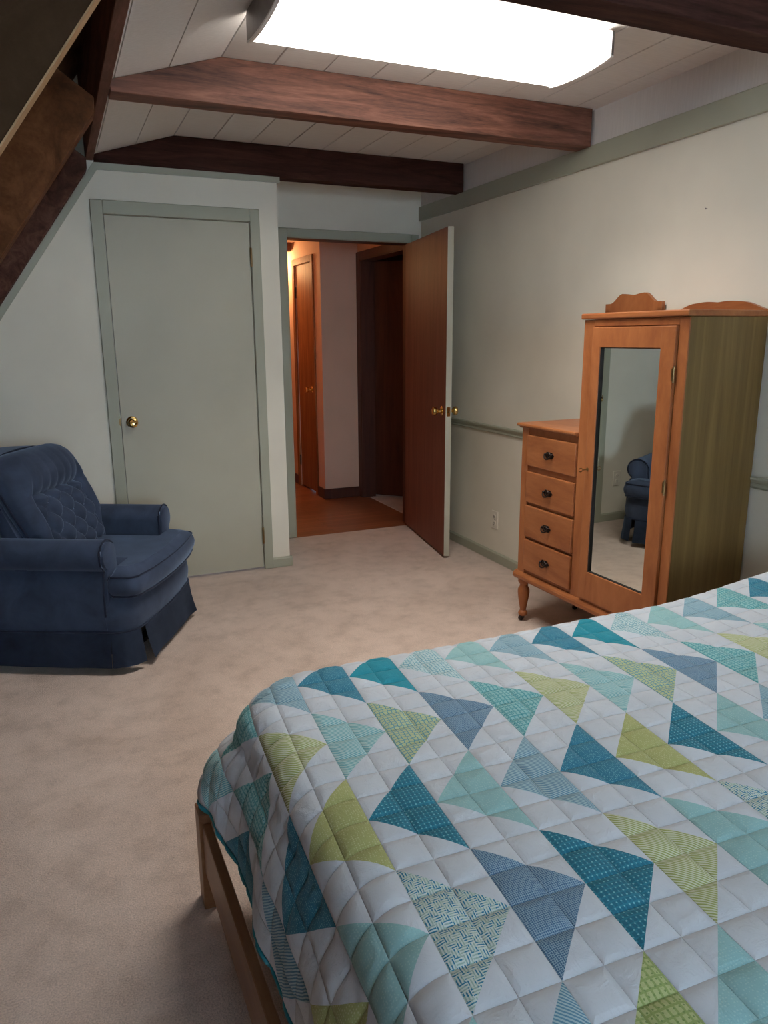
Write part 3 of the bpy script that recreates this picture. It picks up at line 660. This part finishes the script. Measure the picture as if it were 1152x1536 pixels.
def q2w(u, v):
    # cloth lattice -> bed plane
    # x = .415+.129u+.07(y-1.02) ; y = 1.163+.2655v-.03(x-.42)
    A = 0.415+0.129*u-0.07*1.02; B = 1.163+0.2655*v+0.03*0.42
    x = (A+0.07*B)/(1+0.07*0.03); y = B-0.03*x
    return x, y
def sstep(a, b_, x):
    t_ = np.clip((x-a)/(b_-a), 0, 1); return t_*t_*(3-2*t_)
I0, I1, J0, J1 = -37, 178, -94, 67
ii, jj = np.meshgrid(np.arange(I0, I1+1), np.arange(J0, J1+1), indexing='ij')
uu, vv = ii/NU, jj/(2*NU)
X, Y = q2w(uu, vv)
X0, Y0, ZT = 0.392, 1.60, 0.600
RC = 0.14
ca = np.maximum(X0+RC-X, 0); cb = np.maximum(Y-(Y0-RC), 0); both = (ca > 0) & (cb > 0)
hy = np.hypot(ca, cb)
rho = np.where(both, np.maximum(hy-RC, 0), np.maximum(np.maximum(X0-X, 0), np.maximum(Y-Y0, 0)))
th = np.where(both, np.arctan2(cb, np.maximum(ca, 1e-9)), np.where(Y > Y0-RC, PI/2, 0.0))
da = np.where(rho > 0, 1.0*(th < PI/2-1e-6), 0); db = np.where(rho > 0, 1.0*(th > 1e-6), 0)
crn = np.sin(2*th)
rho = rho*(1-0.10*crn)
rr = 0.085+0.04*crn
ang = np.minimum(rho/rr, PI/2*0.98)
rest = np.maximum(rho-rr*PI/2*0.98, 0)
out = rr*np.sin(ang); drop = rr*(1-np.cos(ang))
flare = (0.055*np.cos(th)**2+0.015*np.sin(th)**2+0.075*crn)*(1-np.exp(-rest/0.07))
out = out+flare; drop = drop+rest*(0.95-0.06*crn)
# folds in the hanging cloth
hang = np.clip(rest/0.22, 0, 1.4)
fold = 0.016*np.exp(-((Y-1.43)/0.06)**2)-0.014*np.exp(-((Y-1.55)/0.05)**2)+0.007*np.sin(Y*17+0.6)+0.004*np.sin(Y*39)
fx = np.where(da > 0, hang*fold, 0)
fy = np.where(db > 0, hang*0.008*np.sin(X*13+1), 0)
dx, dy = np.cos(th), np.sin(th)
edge_x = np.where(both, X0+RC-RC*np.cos(th), np.where(th < 1e-6, X0, X)); edge_y = np.where(both, Y0-RC+RC*np.sin(th), np.where(th > 1e-6, Y0, Y))
PX = np.where(rho > 0, edge_x, X); PY = np.where(rho > 0, edge_y, Y)
PX = PX-np.where(rho > 0, out*dx, 0)-fx*dx; PY = PY+np.where(rho > 0, out*dy, 0)+fy*dy
PZ = ZT-drop
PZ = PZ+0.055*sstep(1.55, 2.25, X)*sstep(-0.2, 0.5, PZ)   # rises towards the pillows
rng = np.random.RandomState(3)
PZ = PZ+0.004*np.sin(X*7+1)*np.sin(Y*6)
# puffs between quilting lines
q = 2*PI
qu = np.abs(np.sin(PI*uu*2)); qv = np.abs(np.sin(PI*vv*4))
puff = 0.0042*(np.minimum(qu, 1)*np.minimum(qv, 1))**0.28
PT = np.stack([PX, PY, PZ], -1)
gu = np.gradient(PT, axis=0); gv = np.gradient(PT, axis=1)
nn = np.cross(gu, gv); nn /= np.maximum(np.linalg.norm(nn, axis=-1, keepdims=True), 1e-9)
PT = PT+nn*puff[..., None]
nI, nJ = PT.shape[:2]
def quilt_mesh(name, keep, parent, mats, forced=None):
    idx = {}; vs_ = []; fs = []; ms = []; uvs = []
    def vid(a, b_):
        key = (a, b_)
        if key not in idx: idx[key] = len(vs_); vs_.append(tuple(PT[a, b_]))
        return idx[key]
    def add(cs, mi):
        fs.append([vid(*c) for c in cs]); ms.append(mi); uvs.extend([((I0+c[0])/NU*0.129, (J0+c[1])/(2*NU)*0.2655) for c in cs])
    for a in range(nI-1):
        for b_ in range(nJ-1):
            if not keep(a, b_): continue
            i, j = I0+a, J0+b_
            c00, c10, c11, c01 = (a, b_), (a+1, b_), (a+1, b_+1), (a, b_+1)
            if forced is not None: add((c00, c10, c11, c01), forced); continue
            # which diagonal can a seam follow here
            low = (j % (2*NU)) < NU
            ty = 'A' if (math.floor(j/(2*NU))+1) % 2 == 0 else 'V'
            fwd = (low != (ty == 'A'))       # seam along c00-c11
            if fwd:
                f1 = cellfab(i, j, 0.67, 0.33); f2 = cellfab(i, j, 0.33, 0.67); t1 = (c00, c10, c11); t2 = (c00, c11, c01)
            else:
                f1 = cellfab(i, j, 0.33, 0.33); f2 = cellfab(i, j, 0.67, 0.67); t1 = (c00, c10, c01); t2 = (c10, c11, c01)
            if f1 == f2: add((c00, c10, c11, c01), KI[f1])
            else: add(t1, KI[f1]); add(t2, KI[f2])
    me = bpy.data.meshes.new(name); me.from_pydata(vs_, [], fs); me.update()
    for m_ in mats: me.materials.append(m_)
    me.polygons.foreach_set('material_index', ms); me.polygons.foreach_set('use_smooth', [True]*len(fs))
    ul = me.uv_layers.new(name='UVMap'); ul.data.foreach_set('uv', [c for p in uvs for c in p])
    o = bpy.data.objects.new(name, me); COL.objects.link(o)
    if parent is not None: o.parent = parent
    sd = o.modifiers.new('thick', 'SOLIDIFY'); sd.thickness = 0.008; sd.offset = -1
    return o
qt = quilt_mesh('quilt', lambda a, b_: a >= 1 and b_ >= 1 and a < nI-2 and b_ < nJ-2, None, [FB[k] for k in KEYS])
tag(qt, 'white patchwork quilt with teal, blue and green triangles covering the bed', 'quilt')
qb = quilt_mesh('binding', lambda a, b_: a < 1 or b_ < 1 or a >= nI-2 or b_ >= nJ-2, qt, [FB['O']], 0); qb['label'] = 'teal binding edge'

# ---------------------------------------------------------------- armchair
CA = math.radians(-27.5)
ch = thing('armchair', 'navy blue velvet swivel armchair with tufted back beside closet door', 'armchair', (0.082, 3.622, 0), CA)
def foot(off=0.0, n=6):
    """outline of the base seen from above, starting at the back left, anticlockwise from the near side"""
    hw, xf, xb, r = 0.392+off, 0.340+off, -0.42-off, 0.10
    pts = [(xb+0.06, -hw), (xb*0.5, -hw-0.004), (0.0, -hw-0.006)]
    for i in range(n+1):
        a = -PI/2+PI/2*i/n; pts.append((xf-r+r*math.cos(a), -hw+r+r*math.sin(a)))
    for y in (-0.15, 0.0, 0.15): pts.append((xf+0.018*(1-(y/0.3)**2), y))
    for i in range(n+1):
        a = PI/2*i/n; pts.append((xf-r+r*math.cos(a), hw-r+r*math.sin(a)))
    pts += [(0.0, hw+0.006), (xb*0.5, hw+0.004), (xb+0.06, hw), (xb, hw-0.08), (xb, -hw+0.08)]
    return pts
def band(bm, o0, z0, o1, z1, rows=1, bulge=0.0, cap=True):
    loops = []
    for k in range(rows+1):
        s = k/rows; pts = foot(o0+(o1-o0)*s+bulge*math.sin(PI*s)); z = z0+(z1-z0)*s
        loops.append([bm.verts.new((x, y, z)) for x, y in pts])
    for a, b_ in zip(loops, loops[1:]):
        n = len(a)
        for i in range(n): bm.faces.new((a[i], a[(i+1) % n], b_[(i+1) % n], b_[i]))
    if cap: bm.faces.new(loops[0]); bm.faces.new(loops[-1])
part('base_rail', M['velvet'], ch, lambda bm: band(bm, -0.005, 0.185, -0.012, 0.335, 6, 0.012), True, 50)
part('welt', M['welt'], ch, lambda bm: tube(bm, [(x, y, 0.187) for x, y in foot(0.0)], 0.005, 8, True), True)
# skirt panels, each its own cloth flap
def resample(pts, n):
    P_ = [Vector((p[0], p[1])) for p in pts]; d = [0]
    for a, b_ in zip(P_, P_[1:]): d.append(d[-1]+(b_-a).length)
    res = []
    for i in range(n+1):
        s = d[-1]*i/n; k = 0
        while k < len(d)-2 and d[k+1] < s: k += 1
        t_ = (s-d[k])/max(d[k+1]-d[k], 1e-9); res.append(P_[k].lerp(P_[k+1], t_))
    return res
def skirt(name, pts, kick0=0.0, kick1=0.0, n=16):
    ps = resample(pts, n)
    def f(bm):
        grid = []
        for k in range(6):
            s = k/5; row = []
            for i, p in enumerate(ps):
                a = ps[max(i-1, 0)]; c = ps[min(i+1, n)]; t_ = (c-a).normalized(); nr = Vector((t_.y, -t_.x))
                e = 0.004+s*0.016+s*s*(kick0*math.exp(-(i/n)*9)+kick1*math.exp(-(1-i/n)*9))+0.002*math.sin(i*1.3)*s
                q_ = p+nr*e; row.append(bm.verts.new((q_.x, q_.y, 0.185-s*0.150)))
            grid.append(row)
        for a, b_ in zip(grid, grid[1:]):
            for i in range(n): bm.faces.new((a[i], a[i+1], b_[i+1], b_[i]))
        bmesh.ops.solidify(bm, geom=list(bm.faces), thickness=-0.004)
    return part(name, M['velvet'], ch, f, True, 50)
F0 = foot(0.0); nF = len(F0)
front_a = [F0[7], F0[8], F0[9]]
skirt('skirt_panel', F0[0:4])                                   # near side
skirt('skirt_panel', F0[3:9], 0, 0.004)                         # near front corner
skirt('skirt_panel', [(0.345, -0.292)]+F0[10:13]+[(0.345, 0.292)], 0.020, 0.015)   # front
skirt('skirt_panel', F0[14:20])                                 # far front corner
skirt('skirt_panel', F0[19:23])                                 # far side
skirt('skirt_panel', F0[22:25]+[F0[0]])                         # back
part('swivel_base', M['black'], ch, lambda bm: (lathe(bm, [(0, 0.0), (0.24, 0.0), (0.24, 0.018), (0.10, 0.028), (0.05, 0.05), (0.05, 0.19), (0, 0.19)], (0, 0, 0.0), seg=32), bx(bm, -0.33, 0.30, -0.33, 0.33, 0.12, 0.19)))
# arms
def arm_outline(s, grow=0.0):
    yi, yo = 0.255-grow, 0.395+grow; cy, cz, r = 0.343, 0.512, 0.068+grow
    pts = [(yi, 0.20), (yi, 0.40)]
    for i in range(15):
        a = math.radians(195-i*(195+62)/14); pts.append((cy-0.004+r*math.cos(a)*(1.0 if math.cos(a) > 0 else 1.12), cz+r*math.sin(a)))
    pts += [(yo-0.012, 0.44), (yo, 0.36), (yo+0.004, 0.26), (yo, 0.20)]
    return [(s*y, z) for y, z in pts]
for s in (-1, 1):
    a_ = part('arm', M['velvet'], ch, lambda bm: prism(bm, arm_outline(s), 0, -0.40, 0.225, 0.0), True, 40)
    def f(bm):
        pts = arm_outline(s, -0.009)
        prism(bm, pts, 0, 0.223, 0.239, 0.004)
    e = part('arm_front', M['velvet'], a_, f, True, 40)
    part('welt', M['welt'], a_, lambda bm: tube(bm, [(0.226, y, z) for y, z in arm_outline(s, 0.0)[1:-1]], 0.0045, 8), True)
# seat cushion: T shape with soft edges
def tee(inset):
    wb, wf, xb, xs_, xf = 0.255-inset, 0.382-inset, -0.26+inset, 0.242+min(inset, 0.010), 0.365-min(inset, 0.045)
    r = 0.05; pts = [(xb, -wb)]
    pts += [(xs_, -wb)]
    pts += [(xs_+0.002, -wf+0.012), (xs_+0.012, -wf)]
    for i in range(6):
        a = -PI/2+PI/2*i/5; pts.append((xf-r+r*math.cos(a), -wf+r+r*math.sin(a)))
    for y in (-0.24, -0.12, 0, 0.12, 0.24): pts.append((xf+0.030*(1-(y/0.36)**2), y))
    for i in range(6):
        a = PI/2*i/5; pts.append((xf-r+r*math.cos(a), wf-r+r*math.sin(a)))
    pts += [(xs_+0.012, wf), (xs_+0.002, wf-0.012), (xs_, wb), (xb, wb)]
    return pts
def f(bm):
    lv = [(0.05, 0.334), (0.04, 0.336), (0.02, 0.338), (0.004, 0.345), (-0.006, 0.365), (-0.010, 0.390), (-0.006, 0.412), (0.002, 0.428), (0.014, 0.440), (0.032, 0.449), (0.052, 0.455), (0.068, 0.459)]
    loops = [[bm.verts.new((x, y, z)) for x, y in tee(i)] for i, z in lv]
    for a, b_ in zip(loops, loops[1:]):
        n = len(a)
        for i in range(n): bm.faces.new((a[i], a[(i+1) % n], b_[(i+1) % n], b_[i]))
    for lp in (loops[0], loops[-1]):
        n = len(lp); h = n//2
        for i in range(h):
            c = (lp[i], lp[i+1], lp[n-2-i], lp[n-1-i]) if i+1 < n-2-i else (lp[i], lp[i+1], lp[n-1-i])
            bm.faces.new(c)
sc_ = part('seat_cushion', M['velvet'], ch, f, True, 60)
for p in sc_.data.polygons:
    if abs(p.normal.z) > 0.999: p.use_smooth = False
for z, ins in ((0.430, 0.0005), (0.344, 0.003)): part('welt', M['welt'], sc_, lambda bm: tube(bm, [(x, y, z) for x, y in tee(ins)], 0.0045, 8, True), True)
# tufted back
ZB0, ZB1 = 0.42, 0.905
def bhw(z):
    t_ = np.interp(z, [0.42, 0.50, 0.53, 0.57, 0.66, 0.74, 0.81, 0.85, 0.88, 0.897, 0.905], [0.25, 0.252, 0.265, 0.288, 0.298, 0.300, 0.300, 0.290, 0.258, 0.21, 0.12]); return float(t_)
def bx_at(z): return -0.060-(z-0.42)*0.50
def back_front(y, z, w_):
    a = min(abs(y)/w_, 1); t_ = (z-ZB0)/(ZB1-ZB0)
    h = 0.105*max(0, 1-a**3.5)**0.5*max(0, 1-abs(2*t_-1)**5)**0.5
    edge = max(0, 1-a**6)*max(0, 1-abs(2*t_-1)**8)
    # tufted middle
    ry, rz = 0.205, 0.715
    if abs(y) < ry and z < rz:
        p, q_ = (y/0.108+(z-0.47)/0.118), (y/0.108-(z-0.47)/0.118)
        g = (abs(math.sin(PI*p))*abs(math.sin(PI*q_)))**0.42*min(1, min(ry-abs(y), rz-z)/0.022)**0.7
        h += 0.046*g-0.040
    else:
        dgr = min(max(abs(y)-ry, 0)+max(z-rz, 0)*0.9, 0.09)
        roll = math.sin(PI*min(dgr/0.16, 1)); 
        ple = (1-abs(math.sin(y*48))**0.5)*-0.011*math.exp(-max(z-rz, 0)/0.07) if z > rz else -(1-abs(math.sin((z-abs(y)*0.3)*26))**0.5)*0.009*math.exp(-max(abs(y)-ry, 0)/0.06)
        h += (-0.040+0.068*roll**0.6)*1.0+ple
    return h*1.0 if edge > 0.02 else h*0.6
def f(bm):
    nu, nv = 96, 90; rows = []
    for j in range(nv+1):
        z = ZB0+(ZB1-ZB0)*(j/nv)**1.0; w_ = bhw(z); row = []
        for i in range(nu+1):
            y = w_*math.sin((i/nu*2-1)*PI/2*0.98)/math.sin(PI/2*0.98)
            h = max(back_front(y, z, w_), 0.0) if 0 < i < nu and 0 < j < nv else 0.0
            x = bx_at(z)+h*0.92; row.append(bm.verts.new((x, y, z+h*0.30)))
        rows.append(row)
    for a, b_ in zip(rows, rows[1:]):
        for i in range(nu): bm.faces.new((a[i], a[i+1], b_[i+1], b_[i]))
    # rear of the cushion
    per = [rows[0][i] for i in range(nu+1)]+[rows[j][nu] for j in range(1, nv+1)]+[rows[nv][i] for i in range(nu-1, -1, -1)]+[rows[j][0] for j in range(nv-1, 0, -1)]
    bk = [bm.verts.new((v.co.x-0.035, v.co.y*0.96, v.co.z)) for v in per]; n = len(per)
    for i in range(n): bm.faces.new((per[i], bk[i], bk[(i+1) % n], per[(i+1) % n]))
    bm.faces.new(bk)
bk_ = part('back_cushion', M['velvet'], ch, f, True, 80)
def outline_back(dx=0.0, grow=0.0):
    zsx = [0.47+(ZB1-0.47)*k/26 for k in range(27)]
    R = [(bx_at(z)+dx, bhw(z)+grow, z) for z in zsx]; L_ = [(bx_at(z)+dx, -bhw(z)-grow, z) for z in zsx[::-1]]
    return R+[(bx_at(ZB1)+dx, 0.0, ZB1+0.004+grow)]+L_
part('welt', M['welt'], bk_, lambda bm: tube(bm, outline_back(0.0, 0.001), 0.005, 8), True)
def f(bm):   # outer back shell
    zz = [0.20, 0.34, 0.45, 0.52, 0.57, 0.66, 0.74, 0.81, 0.85, 0.88, 0.897, 0.904]
    ws = [0.38, 0.38, 0.375, 0.350, 0.315, 0.311, 0.306, 0.299, 0.287, 0.255, 0.207, 0.11]
    rows = []
    for z, w_ in zip(zz, ws):
        xf_ = bx_at(max(z, 0.45))-0.03; xb_ = xf_-0.12-0.20*max(0.6-z, 0); row = []
        for (x, y) in ((xf_, -w_), (xf_-0.05, -w_), (xb_+0.01, -w_*0.86), (xb_-0.012, 0), (xb_+0.01, w_*0.86), (xf_-0.05, w_), (xf_, w_)): row.append(bm.verts.new((x, y, z)))
        rows.append(row)
    for a, b_ in zip(rows, rows[1:]):
        n = len(a)
        for i in range(n): bm.faces.new((a[i], a[(i+1) % n], b_[(i+1) % n], b_[i]))
    bm.faces.new(rows[0]); bm.faces.new(rows[-1])
part('back_shell', M['velvet'], ch, f, True, 60)
for b_i in range(0, 4):
    for a_i in range(-3, 4):
        if (a_i+b_i) % 2: continue
        y, zc = 0.054*a_i, 0.47+0.059*(b_i+0)
        if abs(y) > 0.17: continue
        h = back_front(y, zc, bhw(zc))
        part('tuft_button', M['velvet'], bk_, lambda bm: lathe(bm, [(0, -0.004), (0.009, -0.003), (0.010, 0.002), (0.006, 0.006), (0, 0.007)], (bx_at(zc)+h*0.92, y, zc+h*0.30), (0.95, 0, 0.30), 12), True)
